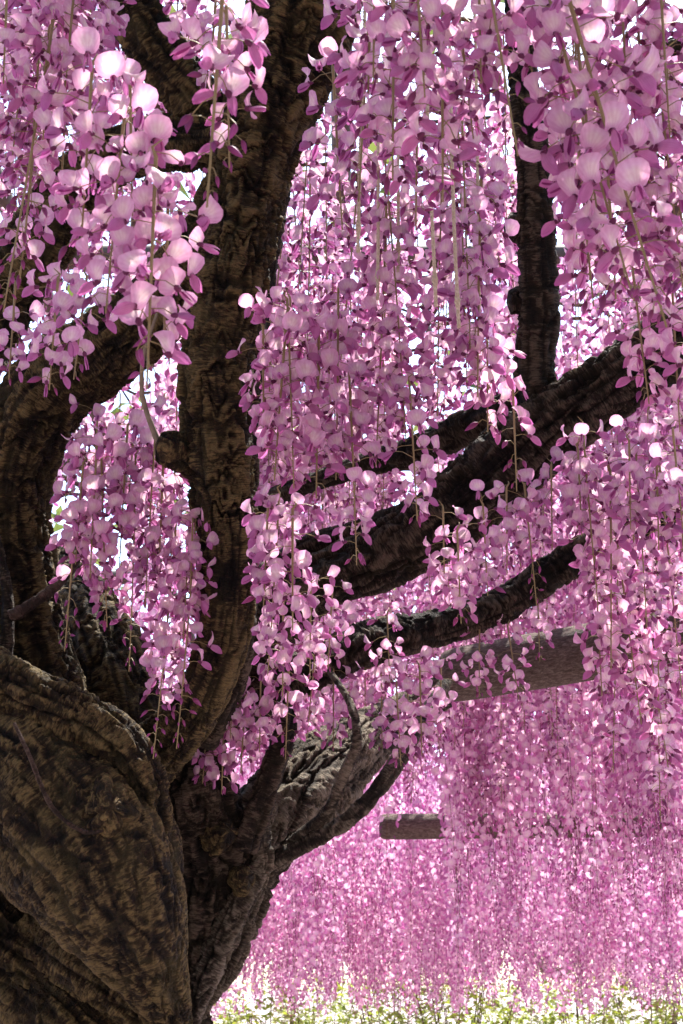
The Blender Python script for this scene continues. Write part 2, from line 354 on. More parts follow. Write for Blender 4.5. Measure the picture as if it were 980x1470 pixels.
limb('shoot', [(415, 1212, 19, 2.10), (468, 1168, 18, 2.07), (495, 1110, 17, 2.06), (513, 1060, 15, 2.06), (500, 1005, 11, 2.1), (470, 960, 8, 2.15)], 26, mat=M_BARK3, bark=.001)
# knots, stubs, twigs
limb('knot', [(300, 1185, 60, 2.08), (316, 1200, 52, 2.05), (328, 1192, 30, 2.03)], 27, lump=.35, ridge=.12, nr=3, res=.0014, across=2.5)
limb('knot', [(345, 1265, 40, 2.06), (350, 1260, 34, 2.04), (352, 1258, 20, 2.03)], 28, lump=.35, ridge=.12, nr=3, res=.0014, across=2.5)
limb('knot', [(150, 1168, 84, 1.80), (155, 1162, 66, 1.762), (158, 1160, 34, 1.752)], 29, lump=.4, ridge=.35, nr=6, res=.0014, across=2.5)
limb('knot', [(238, 1190, 22, 1.9), (240, 1188, 22, 1.88), (241, 1187, 14, 1.87)], 30, lump=.3)
limb('stub', [(290, 662, 56, 1.86), (262, 650, 52, 1.84), (240, 643, 52, 1.83), (228, 640, 40, 1.83)], 31, lump=.14)
limb('twig', [(228, 636, 9, 1.83), (213, 600, 8, 1.83), (203, 560, 8, 1.83), (206, 510, 6, 1.83), (225, 450, 5, 1.83)], 32, mat=M_PALE, bark=.0006, res=.002)
limb('twig', [(16, 886, 20, 1.93), (45, 868, 18, 1.93), (76, 845, 16, 1.94), (112, 800, 12, 1.97), (125, 730, 9, 2.0)], 33, mat=M_TWIG, bark=.001)
limb('twig', [(4, 990, 22, 1.93), (10, 890, 20, 1.95), (4, 815, 16, 1.96), (-20, 720, 12, 1.97)], 34, mat=M_BARK2, bark=.002)
limb('twig', [(20, 1038, 5, 1.765), (42, 1085, 6, 1.748), (72, 1155, 7, 1.738), (108, 1188, 8, 1.735), (135, 1195, 8, 1.74), (156, 1184, 8, 1.765)], 35, mat=M_TWIG, bark=.0005, res=.002)

# ------------------------------------------------------------------ flowers
def grid_faces(nu, nv, off=0):
    i = np.arange(nu - 1)[:, None] * nv; j = np.arange(nv - 1)[None]
    return (np.stack([i + j, i + nv + j, i + nv + j + 1, i + j + 1], -1).reshape(-1, 4) + off)
def lerp(a, b, t): return np.asarray(a) * (1 - t[:, None]) + np.asarray(b) * t[:, None]
PALE, PINK, DEEP, BUD = (.80, .575, .695), (.71, .345, .565), (.57, .18, .45), (.30, .065, .22)
def bend_x(V, k):
    """nothing fancy: lean sideways with height"""
    V = V.copy(); V[:, 1] += k * V[:, 2]; return V
def make_flower(r, openness=1.0, lod=0, size=1.0):
    """one pea flower: x outwards, z up, base at origin (metres). Returns V, quads, tris, colours"""
    Vs, Qs, Ts, Cs = [], [], [], []; off = 0
    # banner petal
    rad = .0111; na = (14, 8)[lod]; rr = ((.0, .3, .62, .86, 1.0), (0, .6, 1.0))[lod]
    th = np.linspace(0, 2 * np.pi, na, endpoint=False)
    fold = (1 - openness) * 1.25 + r.uniform(-.45, .65); tilt = r.uniform(-.15, .45) + (1 - openness) * .35; roll = r.uniform(-.15, .15)
    pts, col, ph_ = [], [], []
    for q in rr:
        for t in (th if q > 0 else [0]):
            u = math.cos(t) * q; v = math.sin(t) * q
            w = 1.08 + .10 * v; hgt = 1.0
            edge = 1 - .13 * q * math.exp(-((t - math.pi / 2) / .28) ** 2) - .10 * q * math.exp(-((t - 3 * math.pi / 2) / .45) ** 2)
            U, Vv = u * w * edge * rad, (v * hgt * edge + .86) * rad
            wav = .0016 * q * q * math.sin(3 * t + r.uniform(0, .5) + roll * 20)
            a = fold * abs(u) * 1.1
            X = -(math.sin(-a) * U * np.sign(U)) * .9 if fold > 0 else fold * abs(U) * .7
            Y = U * math.cos(a * .9)
            X += wav - .0022 * (v * v) * q + .0016 * math.exp(-(u / .16) ** 2) * (1 - .4 * q)
            pts.append((X, Y, Vv)); e = min(1, max(0, q ** 2 * .9 + r.uniform(-.05, .05)))
            c = np.array(PALE) * (1 - e * .7) + np.array(PINK) * e * .7
            if v < -.35: c = c * .72 + np.array(PINK) * .28
            if q < .35: c = c * .6 + np.array((.86, .80, .62)) * .4
            if abs(u) < .12 and q > 0.1 and q < .7: c = c * .7 + np.array((.88, .80, .80)) * .3
            col.append(c); ph_.append(math.atan2(u, v + 1.12) / 1.6 * .5 + .5)
    P = np.array(pts); c_, s_ = math.cos(-tilt), math.sin(-tilt)
    P = np.stack([P[:, 0] * c_ + P[:, 2] * s_, P[:, 1], -P[:, 0] * s_ + P[:, 2] * c_], 1)
    P[:, 0] += .0022
    tri = [(0, 1 + j, 1 + (j + 1) % na) for j in range(na)]; qd = []
    for k in range(len(rr) - 2):
        a = 1 + k * na
        for j in range(na): qd.append((a + j, a + na + j, a + na + (j + 1) % na, a + (j + 1) % na))
    Vs.append(P); Qs.append(np.array(qd)); Ts.append(np.array(tri)); Cs.append(np.hstack([np.array(col), np.array(ph_)[:, None]])); off += len(P)
    # wings (two) and keel: pointed cupped petals reaching out and down
    droop = r.uniform(.25, .95)
    nu, nv = ((6, 4), (3, 2))[lod]
    for side, L, H, spread, cA, cB in ((1, .0182, .0082, .55, PINK, DEEP), (-1, .0182, .0082, .55, PINK, DEEP), (0, .0165, .0064, 0, DEEP, BUD))[:3 if lod == 0 else 2]:
        u = np.linspace(0, 1, nu); v = np.linspace(-1, 1, nv); Ug, Vg = [a.ravel() for a in np.meshgrid(u, v, indexing='ij')]
        wd = np.sin(np.pi * np.clip(Ug * .86 + .10, 0, 1)) ** .75 * H * .5 * (1.1 if side else .9)
        x = Ug * L; z = Vg * wd + .0016 * np.sin(Ug * 2.6)
        if side:
            y = side * (.0008 + spread * .0052 * np.sin(Ug * 2.3) * (1 - .35 * Vg) * openness - .0010 * Vg ** 2)
        else:
            y = .0012 * np.sin(np.pi * Ug) * Vg
        c_, s_ = math.cos(droop), math.sin(droop)
        W = np.stack([x * c_ + z * s_, y, -x * s_ + z * c_], 1) + (.001, 0, .0005)
        tt = np.clip(Ug * .75 + r.uniform(-.1, .15) + (.15 * (Vg < 0)), 0, 1)
        Vs.append(W); Qs.append(grid_faces(nu, nv, off)); Cs.append(np.hstack([lerp(cA, cB, tt), (Vg * .2 + .5)[:, None]])); off += len(W)
    # calyx cup
    if lod == 0:
        k = 6; t = np.linspace(0, 2 * np.pi, k, endpoint=False)
        rings = [(-.0035, .0008), (-.0012, .0023), (.0026, .0026)]
        W = np.vstack([np.stack([np.full(k, x), np.cos(t) * q, np.sin(t) * q], 1) for x, q in rings])
        f = [(a * k + j, a * k + (j + 1) % k, (a + 1) * k + (j + 1) % k, (a + 1) * k + j) for a in range(2) for j in range(k)]
        Vs.append(W); Qs.append(np.array(f) + off); Cs.append(np.tile((.24, .06, .15, .5), (len(W), 1))); off += len(W)
    V = np.vstack(Vs) * size
    return V, np.vstack(Qs), np.vstack(Ts), np.vstack(Cs)
def make_bud(r, L=.013, lod=0):
    k, n = ((6, 6), (4, 3))[lod]; t = np.linspace(0, 2 * np.pi, k, endpoint=False)
    u = np.linspace(0, 1, n); R = np.array([.10, .26, .30, .25, .15, .02])[np.linspace(0, 5, n).astype(int)] * L * .72
    cur = r.uniform(.1, .5) * L
    W = np.vstack([np.stack([np.full(k, ui * L), np.cos(t) * q * .85, np.sin(t) * q - cur * ui ** 2], 1) for ui, q in zip(u, R)])
    f = np.array([(a * k + j, a * k + (j + 1) % k, (a + 1) * k + (j + 1) % k, (a + 1) * k + j) for a in range(n - 1) for j in range(k)])
    tt = np.repeat(u, k)
    c = lerp((.26, .06, .14), (.46, .12, .34), np.clip(tt * 1.4, 0, 1)) * r.uniform(.75, 1.2)
    return W, f, np.zeros((0, 3), int), np.hstack([np.clip(c, 0, 1), np.full((len(c), 1), .5)])
rf = random.Random(3)
FLOWERS = {0: [make_flower(rf, rf.uniform(.66, 1.0)) for _ in range(14)], 1: [make_flower(rf, .95, 1, 1.12) for _ in range(5)]}
HALF = {0: [make_flower(rf, rf.uniform(.35, .6), size=.92) for _ in range(4)], 1: [make_flower(rf, .5, 1, .9) for _ in range(2)]}
BUDS = {0: [make_bud(rf, rf.uniform(.012, .018)) for _ in range(4)], 1: [make_bud(rf, .013, 1) for _ in range(2)]}

def euler_mat(yaw, pitch, roll):
    cy_, sy_ = math.cos(yaw), math.sin(yaw); cp, sp = math.cos(pitch), math.sin(pitch); cr, sr = math.cos(roll), math.sin(roll)
    Rz = np.array([[cy_, -sy_, 0], [sy_, cy_, 0], [0, 0, 1]]); Ry = np.array([[cp, 0, sp], [0, 1, 0], [-sp, 0, cp]])
    Rx = np.array([[1, 0, 0], [0, cr, -sr], [0, sr, cr]])
    return Rz @ Ry @ Rx
def layout(L, seed, budfrac, dens=1.0, bare=0.0):
    """tip at the origin, axis going up to z = L. Returns axis polyline and flower slots"""
    r = random.Random(seed)
    n = 14; z = np.linspace(0, L, n)
    ax, ay, p1, p2 = r.uniform(.006, .02), r.uniform(.006, .02), r.uniform(0, 6), r.uniform(0, 6)
    fx = lambda q: ax * math.sin(q * 5.5 + p1) * min(1, L) ; fy = lambda q: ay * math.sin(q * 4.5 + p2) * min(1, L)
    axis = np.array([(fx(q) - fx(L), fy(q) - fy(L), q) for q in z])
    slots = []; q = .004; k = 0; ang = r.uniform(0, 6)
    while q < L * .985:
        t = q / L; step = (.0042 + .0052 * min(1, t * 2.2)) / dens * r.uniform(.7, 1.35)
        q += step; ang += 2.39996 + r.uniform(-.5, .5); k += 1
        base = np.array([np.interp(q, z, axis[:, 0]), np.interp(q, z, axis[:, 1]), q])
        if t < budfrac * r.uniform(.75, 1.2): kind = 'bud'
        elif t < (budfrac + .16) * r.uniform(.7, 1.3) or r.random() < .12: kind = 'half'
        else: kind = 'open'
        pl = {'bud': .006 + .016 * min(1, t / max(.05, budfrac)), 'half': .022, 'open': r.uniform(.016, .036)}[kind] * min(1, .55 + (q / .12) * .45)
        if bare and r.random() < bare: continue
        up = r.uniform(-.5, .35)
        d = np.array([math.cos(ang) * math.cos(up), math.sin(ang) * math.cos(up), math.sin(up)])
        mid = base + d * pl * .55 + np.array([0, 0, .0015]); end = base + d * pl + np.array([0, 0, -.004 * r.random()])
        pitch = r.gauss(.25, .38) + (.55 if kind == 'bud' else 0); yaw = ang + r.gauss(0, .38); roll = r.gauss(0, .35)
        sc = r.uniform(.84, 1.1) * (min(1, .45 + t / max(.05, budfrac) * .55) if kind == 'bud' else 1)
        slots.append((kind, base, mid, end, euler_mat(yaw, pitch, roll) * sc, r.random()))
    return axis, slots
def flower_of(kind, lod, rnd):
    lst = {'open': FLOWERS, 'half': HALF, 'bud': BUDS}[kind][lod]
    return lst[int(rnd * 997) % len(lst)]
def stem_geo(axis, slots, ext=.0, thin=1.0, pedicels=True):
    C = axis if not ext else np.vstack([axis, axis[-1:] + np.array([[.004, .0, ext * .5], [.0, .006, ext]])])
    R = np.linspace(.0007, .0018, len(C)) * thin; R[-2:] = (.0011, .0004)
    V, Q, T = tube_geo(C, R, 5); Vs, Qs, Ts = [V], [Q], [T]; off = len(V)
    if pedicels:
        for kind, b, m, e, M, rd in slots:
            v, q, t = tube_geo(np.array([b, m, e]), np.array([.0006, .00045, .0006]), 3, False)
            Vs.append(v); Qs.append(q + off); off += len(v)
    return np.vstack(Vs), np.vstack(Qs), np.vstack(Ts)
def blossom_geo(slots, lod, keep=None):
    Vs, Qs, Ts, Cs = [], [], [], []; off = 0
    for i, (kind, b, m, e, M, rd) in enumerate(slots):
        if keep is not None and not keep(i): continue
        v, q, t, c = flower_of(kind, lod, rd)
        Vs.append(v @ M.T + e); Qs.append(q + off); Ts.append(t + off)
        sh = .9 + .2 * ((rd * 7919) % 1); Cs.append(np.clip(c * (sh, sh, sh, 1), 0, 1)); off += len(v)
    if not Vs: return None
    return np.vstack(Vs), np.vstack(Qs), np.vstack(Ts), np.vstack(Cs)
def col4(c): return c

VAR = []
for L in (.13, .18, .25, .34, .46, .58, .70, .82, .94, 1.08):
    for k, bf in enumerate((.07, .20, .36)):
        axis, slots = layout(L, int(L * 1000) + k, bf * (.6 / max(.5, L)) ** .3, dens=(1.05, .95, .85)[k])
        v, q, t = stem_geo(axis, slots, .012)
        sm = mesh_from('flower_cluster', v, [q, t]); sm.materials.append(M_STEM)
        v, q, t, c = blossom_geo([s_ for s_ in slots if s_[0] != 'bud'], 0)
        bm = mesh_from('blossoms', v, [q, t], {'col': ('FLOAT_COLOR', col4(c))}); bm.materials.append(M_PETAL)
        v, q, t, c = blossom_geo([s_ for s_ in slots if s_[0] == 'bud'], 0)
        um = mesh_from('buds', v, [q, t] if len(t) else [q], {'col': ('FLOAT_COLOR', col4(c))}); um.materials.append(M_PETAL)
        VAR.append((L, k, sm, bm, um, axis, slots))
def single_mesh(name, g):
    v, q, t, c = g
    me = mesh_from(name, v, [q, t] if len(t) else [q], {'col': ('FLOAT_COLOR', col4(c))}); me.materials.append(M_PETAL); return me
ONE = {('open', i): single_mesh('blossom', g_) for i, g_ in enumerate(FLOWERS[0])}
ONE.update({('half', i): single_mesh('blossom', g_) for i, g_ in enumerate(HALF[0])})
ONE.update({('bud', i): single_mesh('bud', g_) for i, g_ in enumerate(BUDS[0])})

n_clusters = 0; n_single = 0
def cluster(px, tip, d, L, k=None, lean=None, single=False):
    """hang one raceme: its tip at photo pixel (px, tip), distance d, length L metres"""
    global n_clusters, n_single
    LL = sorted({c[0] for c in VAR}, key=lambda q: abs(q - L))[0]
    if k is None: k = random.choice((0, 0, 1, 1, 2))
    v_ = [c for c in VAR if c[0] == LL and c[1] == k][0]
    fit = min(1.12, max(.88, L / LL))
    p = at(px, tip, d)
    o = obj('flower_cluster', v_[2])
    lx, ly = lean if lean else (random.gauss(0, .035), random.gauss(0, .035))
    Mw = Matrix.Translation(Vector(p)) @ Matrix.Rotation(lx, 4, 'Y') @ Matrix.Rotation(ly, 4, 'X') @ Matrix.Rotation(random.uniform(0, 6.28), 4, 'Z') @ Matrix.Scale(fit, 4)
    o.parent = tree; o.matrix_parent_inverse = TREE_INV; o.matrix_basis = Mw
    n_clusters += 1
    if not single:
        b = obj('blossoms', v_[3], None, o); b['kind'] = 'stuff'
        u = obj('buds', v_[4], None, o); u['kind'] = 'stuff'
        return o
    Mn = np.array(Mw); rest = []
    for s_ in v_[6]:
        e = Mn[:3, :3] @ s_[3] + Mn[:3, 3]; x, y, _ = pix(e)
        if -20 < x < 1000 and y > -20 and s_[0] != 'bud' and n_single < 320:
            n_single += 1
            lst = {'open': FLOWERS, 'half': HALF}[s_[0]][0]
            bo = obj('blossom', ONE[(s_[0], int(s_[5] * 997) % len(lst))], None, o)
            Mb = np.eye(4); Mb[:3, :3] = s_[4]; Mb[:3, 3] = s_[3]; bo.matrix_basis = Matrix(Mb.tolist())
        else: rest.append(s_)
    if rest:
        v, q, t, c = blossom_geo(rest, 0)
        me = mesh_from('buds', v, [q, t] if len(t) else [q], {'col': ('FLOAT_COLOR', col4(c))}); me.materials.append(M_PETAL)
        u = obj('buds', me, None, o); u['kind'] = 'stuff'
    return o

# the clusters one can pick out, by tip pixel, distance (blossom size) and length
NEAR = [  # px, tip, d, top pixel, bud class, one blossom at a time
    (212, 560, 1.02, 190, 1, 1), (296, 300, 1.0, -90, 2, 1), (150, 450, 1.06, 130, 0, 1), (235, 500, 1.08, 270, 0, 1), (190, 310, 1.1, 100, 0, 1), (115, 370, 1.12, 60, 0, 1),
    (325, 240, 1.06, -80, 1, 1), (14, 450, 1.25, -80, 2, 0), (60, 200, 1.3, -80, 0, 0), (90, 170, 1.3, -80, 0, 0), (40, 330, 1.3, 0, 1, 0), (70, 560, 1.3, 400, 0, 0), (12, 545, 1.5, 400, 0, 0), (60, 480, 2.5, 200, 0, 0), (105, 420, 2.6, 80, 0, 0), (20, 300, 2.5, 0, 0, 0), (240, 590, 2.6, 470, 0, 0), (255, 660, 2.4, 520, 0, 0), (92, 720, 2.4, 590, 0, 0), (180, 150, 2.5, -80, 0, 0), (30, 480, 2.6, 250, 0, 0), (5, 520, 2.4, 300, 0, 0), (105, 545, 1.35, 400, 1, 0), (20, 250, 1.35, -80, 0, 0),
    (5, 120, 1.2, -80, 0, 0), (85, 300, 1.35, 100, 1, 0),
    (525, 190, 1.25, -80, 0, 0), (565, 260, 1.2, -80, 0, 1), (600, 330, 1.3, 40, 1, 0), (640, 290, 1.1, -80, 1, 1), (680, 200, 1.15, -80, 0, 1), (535, 120, 1.1, -80, 0, 0), (610, 140, 1.08, -80, 0, 1), (690, 120, 1.1, -80, 0, 0),
    (745, 225, 1.05, -80, 2, 1), (490, 330, 1.5, 60, 0, 0), (520, 290, 1.45, -80, 1, 0), (765, 110, 1.2, -80, 0, 0),
    (858, 300, 1.1, -80, 0, 1), (910, 430, 1.05, -80, 1, 1), (950, 470, 1.02, -80, 1, 1), (885, 430, 1.15, 60, 0, 1), (850, 440, 1.22, 140, 0, 0), (975, 430, 1.15, -80, 0, 0), (935, 330, 1.2, -80, 0, 0), (985, 440, 1.2, 0, 0, 0),
    (900, 190, 1.2, -80, 0, 0), (960, 200, 1.15, -80, 0, 0), (848, 400, 1.3, -80, 0, 0), (825, 200, 1.25, -80, 0, 0),
    (930, 580, 1.4, 330, 0, 0), (975, 620, 1.4, 380, 0, 0), (995, 560, 1.3, 300, 0, 0), (60, 120, 1.4, -80, 0, 0), (125, 90, 1.5, -80, 0, 0), (30, 160, 1.5, -80, 1, 0), (110, 230, 1.5, -80, 0, 0), (30, 400, 1.5, 150, 0, 0), (160, 60, 1.6, -80, 0, 0), (270, 60, 1.35, -80, 0, 0), (300, 130, 1.4, -80, 0, 0), (790, 240, 2.2, -80, 0, 0), (725, 330, 2.2, 0, 0, 0), (715, 420, 2.3, 0, 0, 0), (810, 330, 2.2, 0, 1, 0),
    # under the slanting limb, by the frame of the bay
    (855, 870, 1.72, 600, 0, 0), (835, 770, 1.75, 650, 0, 0), (880, 960, 1.75, 650, 0, 0), (915, 1040, 1.8, 640, 0, 0), (950, 1100, 1.8, 630, 0, 0), (975, 1000, 1.75, 620, 0, 0), (930, 900, 1.7, 640, 0, 0), (985, 880, 1.7, 610, 0, 0),
    (895, 1110, 2.0, 650, 0, 0), (965, 1180, 2.1, 620, 0, 0), (865, 1000, 1.85, 720, 0, 0), (945, 790, 1.7, 620, 0, 0), (980, 760, 1.65, 600, 0, 0), (905, 760, 1.7, 630, 0, 0),
    (688, 1000, 2.25, 920, 0, 0), (745, 1005, 2.25, 900, 0, 0), (775, 950, 2.3, 880, 1, 0), (638, 862, 1.7, 790, 0, 0), (662, 895, 1.65, 770, 0, 0), (700, 855, 1.7, 750, 0, 0), (728, 825, 1.75, 725, 1, 0), (768, 870, 1.75, 690, 2, 0), (792, 790, 1.8, 690, 2, 0),
    # middle curtain in front of the slanting limb
    (392, 690, 1.5, 430, 0, 0), (425, 700, 1.5, 410, 0, 0), (378, 620, 1.52, 460, 0, 0), (455, 715, 1.52, 440, 0, 0), (485, 690, 1.55, 400, 0, 0), (515, 812, 1.5, 520, 0, 0), (545, 670, 1.55, 240, 0, 0), (600, 748, 1.5, 540, 0, 0),
    (575, 640, 1.55, 120, 0, 0), (625, 590, 1.6, 60, 0, 0), (655, 560, 1.6, 40, 0, 0), (680, 570, 1.5, 200, 0, 0), (700, 620, 1.52, 450, 0, 0), (742, 705, 1.5, 600, 2, 0), (670, 500, 1.5, 100, 0, 0), (446, 520, 2.1, 150, 2, 0), (490, 560, 1.65, 60, 1, 0),
    (540, 580, 1.7, 20, 0, 0), (650, 470, 1.75, 0, 0, 0), (420, 560, 1.6, 430, 0, 0), (462, 440, 2.1, 60, 2, 0), (430, 420, 2.1, 120, 2, 0),
    # sunlit column beside the stem
    (388, 970, 1.62, 700, 0, 0), (420, 905, 1.62, 720, 0, 0), (378, 870, 1.65, 710, 0, 0), (445, 975, 1.7, 860, 0, 0), (405, 1000, 1.75, 850, 0, 0), (470, 960, 1.8, 870, 0, 0),
    # left bay between the stems
    (90, 935, 1.82, 740, 2, 0), (128, 830, 1.82, 620, 0, 0), (182, 965, 1.8, 640, 1, 0), (222, 1090, 1.76, 740, 1, 0), (250, 1075, 1.76, 720, 1, 0), (262, 920, 1.8, 740, 0, 0), (150, 900, 1.82, 620, 0, 0), (205, 870, 1.82, 620, 0, 0),
    (108, 810, 1.83, 660, 0, 0), (272, 860, 1.8, 740, 0, 0), (236, 1000, 1.8, 660, 0, 0), (170, 820, 1.85, 600, 0, 0), (228, 820, 1.84, 660, 0, 0), (135, 720, 1.9, 590, 0, 0), (185, 720, 1.9, 590, 0, 0), (122, 700, 2.4, 560, 0, 0), (170, 740, 2.4, 560, 0, 0), (220, 760, 2.5, 560, 0, 0), (250, 700, 2.5, 560, 0, 0), (200, 680, 2.7, 540, 0, 0),
    # below the trunk fork
    (290, 1125, 2.0, 1010, 0, 0), (318, 1140, 2.0, 1000, 0, 0), (345, 1110, 1.98, 965, 0, 0), (372, 1080, 1.97, 965, 0, 0), (410, 1090, 1.98, 965, 1, 0), (440, 1060, 2.02, 965, 0, 0), (478, 1075, 2.16, 960, 0, 0), (548, 1075, 2.14, 980, 0, 0), (575, 1100, 2.02, 985, 0, 0), (605, 1085, 2.05, 960, 0, 0), (632, 1060, 2.1, 955, 0, 0), (330, 1060, 1.96, 975, 0, 0),
    (590, 1090, 2.2, 960, 0, 0), (560, 985, 2.15, 880, 0, 0),
]
for px, tip, d, top, k, sg in NEAR:
    lean = None
    if px > 900 and d < 1.1: lean = (-.2, .05)
    if px == 745: lean = (-.12, .05)
    L = np.linalg.norm(at(px, tip, d) - at(px, top, d)) / .97
    cluster(px, tip, d, L, k, lean, bool(sg))
# second rank behind the limbs, at the same natural spacing as those in front
rr = random.Random(11)
while n_clusters < 300:
    d = rr.uniform(2.3, 4.2); px = rr.uniform(-60, 1040); z = rr.uniform(1.62, 2.15) + (max(0, 3.2 - d) * rr.uniform(0, .35) if px > 350 else rr.uniform(.2, .6))
    x = (px - 490) / FPX * d
    y = (d - (z - CAMZ) * SA) / CA
    qx, qy, qd = pix((x, y, z))
    if qy > 1010 + 230 * (qd - 2.3) / 1.9 or qy < 60: continue
    if qx < 330 and qy > 520: continue
    if 590 < qx < 880 and qd < 3.1 and qy > 850: continue
    if 380 < qx < 800 and qy < 720 and rr.random() < .88: continue
    cluster(qx, qy, qd, rr.choice((.58, .7, .7, .82, .82, .94)), rr.choice((0, 0, 0, 1)))

# ------------------------------------------------------------------ the far wisteria: too many clusters to count
far = empty('wisteria_vine', (1.5, 8.5, 0))
tag(far, 'far wisteria whose pale pink clusters hang as a curtain above the green shrubs', 'wisteria')
FINV = Matrix.Translation(-Vector(far.location))
kit = bpy.data.collections.new('far_cluster_kit')
for L in (.6, .8, 1.0, 1.2):
    for k in (0, 1):
        axis, slots = layout(L, int(L * 991) + 50 + k, (.08, .2)[k], dens=.85)
        v, q, t, c = blossom_geo(slots, 1); C = np.vstack([axis[::3], axis[-1:] + (0, 0, .1)])
        sv, sq, st = tube_geo(C, np.full(len(C), .0006), 3, False)
        c = np.clip(c * (1.06, 1.10, 1.08, 1), 0, .9)          # brightness put into the far petals' colour to offset their self-shadow
        c = np.vstack([c, np.tile((.24, .18, .07, .5), (len(sv), 1))])
        me = mesh_from('far_cluster', np.vstack([v, sv]), [np.vstack([q, sq + len(v)]), t], {'col': ('FLOAT_COLOR', col4(c))}); me.materials.append(M_PETAL)
        kit.objects.link(bpy.data.objects.new('far_cluster_%d' % len(kit.objects), me))
rr = random.Random(5); PT, RO, SC = [], [], []
while len(PT) < 1150:                     # the curtain beyond the tree
    d = 3.3 + 7.5 * rr.random() ** 1.05; x = rr.uniform(-.36, .36) * d
    z = rr.gauss(1.40, .16) + (0 if rr.random() < .92 else rr.uniform(.2, .8))
    if z < 1.10: continue
    qx, qy, qd = pix((x, d, z))
    if d < 4.9 and qy > 1335: continue
    if d < 4.5 and 500 < qx < 640 and rr.random() < .75: continue
    PT.append((x, d, z)); RO.append((rr.gauss(0, .03), rr.gauss(0, .03), rr.uniform(0, 6.28))); SC.append(rr.uniform(.92, 1.15))
for k_ in range(70):                      # a nearer rank that half hides the thinner log
    d = rr.uniform(3.4, 4.2); qx = rr.uniform(640, 1010); p_ = at(qx, rr.uniform(1200, 1320), d)
    PT.append(tuple(p_)); RO.append((rr.gauss(0, .03), rr.gauss(0, .03), rr.uniform(0, 6.28))); SC.append(rr.uniform(.9, 1.1))
for k_ in range(420):                     # the longest clusters reach down among the shrubs
    d = rr.uniform(5.2, 9.0); p_ = at(rr.uniform(260, 1020), 1385 + 92 * rr.random() ** 1.2, d)
    PT.append(tuple(p_)); RO.append((rr.gauss(0, .03), rr.gauss(0, .03), rr.uniform(0, 6.28))); SC.append(rr.uniform(.9, 1.15))
while len(PT) < 3100:                     # the roof goes on unseen beside and behind, added to cut front light
    x = rr.uniform(-6, 6); y = rr.uniform(-6, 6); z = rr.gauss(1.6, .2)
    if y > 0 and abs(x) < .45 + y * .42: continue
    if x * x + y * y < 1.3: continue
    PT.append((x, y, z)); RO.append((rr.gauss(0, .03), rr.gauss(0, .03), rr.uniform(0, 6.28))); SC.append(rr.uniform(.95, 1.15))
pm = bpy.data.meshes.new('flower_curtain'); pm.from_pydata(PT, [], [])
for nm, kind, arr in (('rot', 'FLOAT_VECTOR', RO), ('scl', 'FLOAT', SC)):
    a_ = pm.attributes.new(nm, kind, 'POINT'); a_.data.foreach_set('vector' if kind == 'FLOAT_VECTOR' else 'value', np.array(arr, np.float32).ravel())
fo = obj('flower_curtain', pm, None, far); fo.matrix_parent_inverse = FINV; fo['kind'] = 'stuff'
ng = bpy.data.node_groups.new('hang_clusters', 'GeometryNodeTree')
ng.interface.new_socket('Geometry', in_out='INPUT', socket_type='NodeSocketGeometry'); ng.interface.new_socket('Geometry', in_out='OUTPUT', socket_type='NodeSocketGeometry')
gi, go = ng.nodes.new('NodeGroupInput'), ng.nodes.new('NodeGroupOutput')
ip = ng.nodes.new('GeometryNodeInstanceOnPoints'); ci = ng.nodes.new('GeometryNodeCollectionInfo')
ci.inputs['Collection'].default_value = kit; ci.inputs['Separate Children'].default_value = True; ci.inputs['Reset Children'].default_value = True
ip.inputs['Pick Instance'].default_value = True
na = ng.nodes.new('GeometryNodeInputNamedAttribute'); na.data_type = 'FLOAT_VECTOR'; na.inputs['Name'].default_value = 'rot'
nb = ng.nodes.new('GeometryNodeInputNamedAttribute'); nb.data_type = 'FLOAT'; nb.inputs['Name'].default_value = 'scl'
er = ng.nodes.new('FunctionNodeEulerToRotation')
for a_, b_ in ((gi.outputs[0], ip.inputs['Points']), (ci.outputs[0], ip.inputs['Instance']), (na.outputs['Attribute'], er.inputs[0]), (er.outputs[0], ip.inputs['Rotation']), (nb.outputs['Attribute'], ip.inputs['Scale']), (ip.outputs[0], go.inputs[0])):
    ng.links.new(a_, b_)
fo.modifiers.new('hang', 'NODES').node_group = ng

fb, _ = spline([(*at(760, 1350, 8.0), .012), (*at(772, 1378, 7.4), .016), (*at(790, 1396, 6.8), .024), (*at(812, 1394, 6.9), .020), (*at(826, 1378, 7.4), .013), (*at(830, 1350, 8.0), .012)], 60)
v, q, t = tube_geo(fb[:, :3], fb[:, 3] * (1 + .12 * np.sin(np.arange(60) * .9)), 14)
bo_ = obj('branch', mesh_from('branch', v, [q, t]), M_PALE, far); bo_.matrix_parent_inverse = FINV; bo_['label'] = 'looped bare branch hanging below the far flowers'
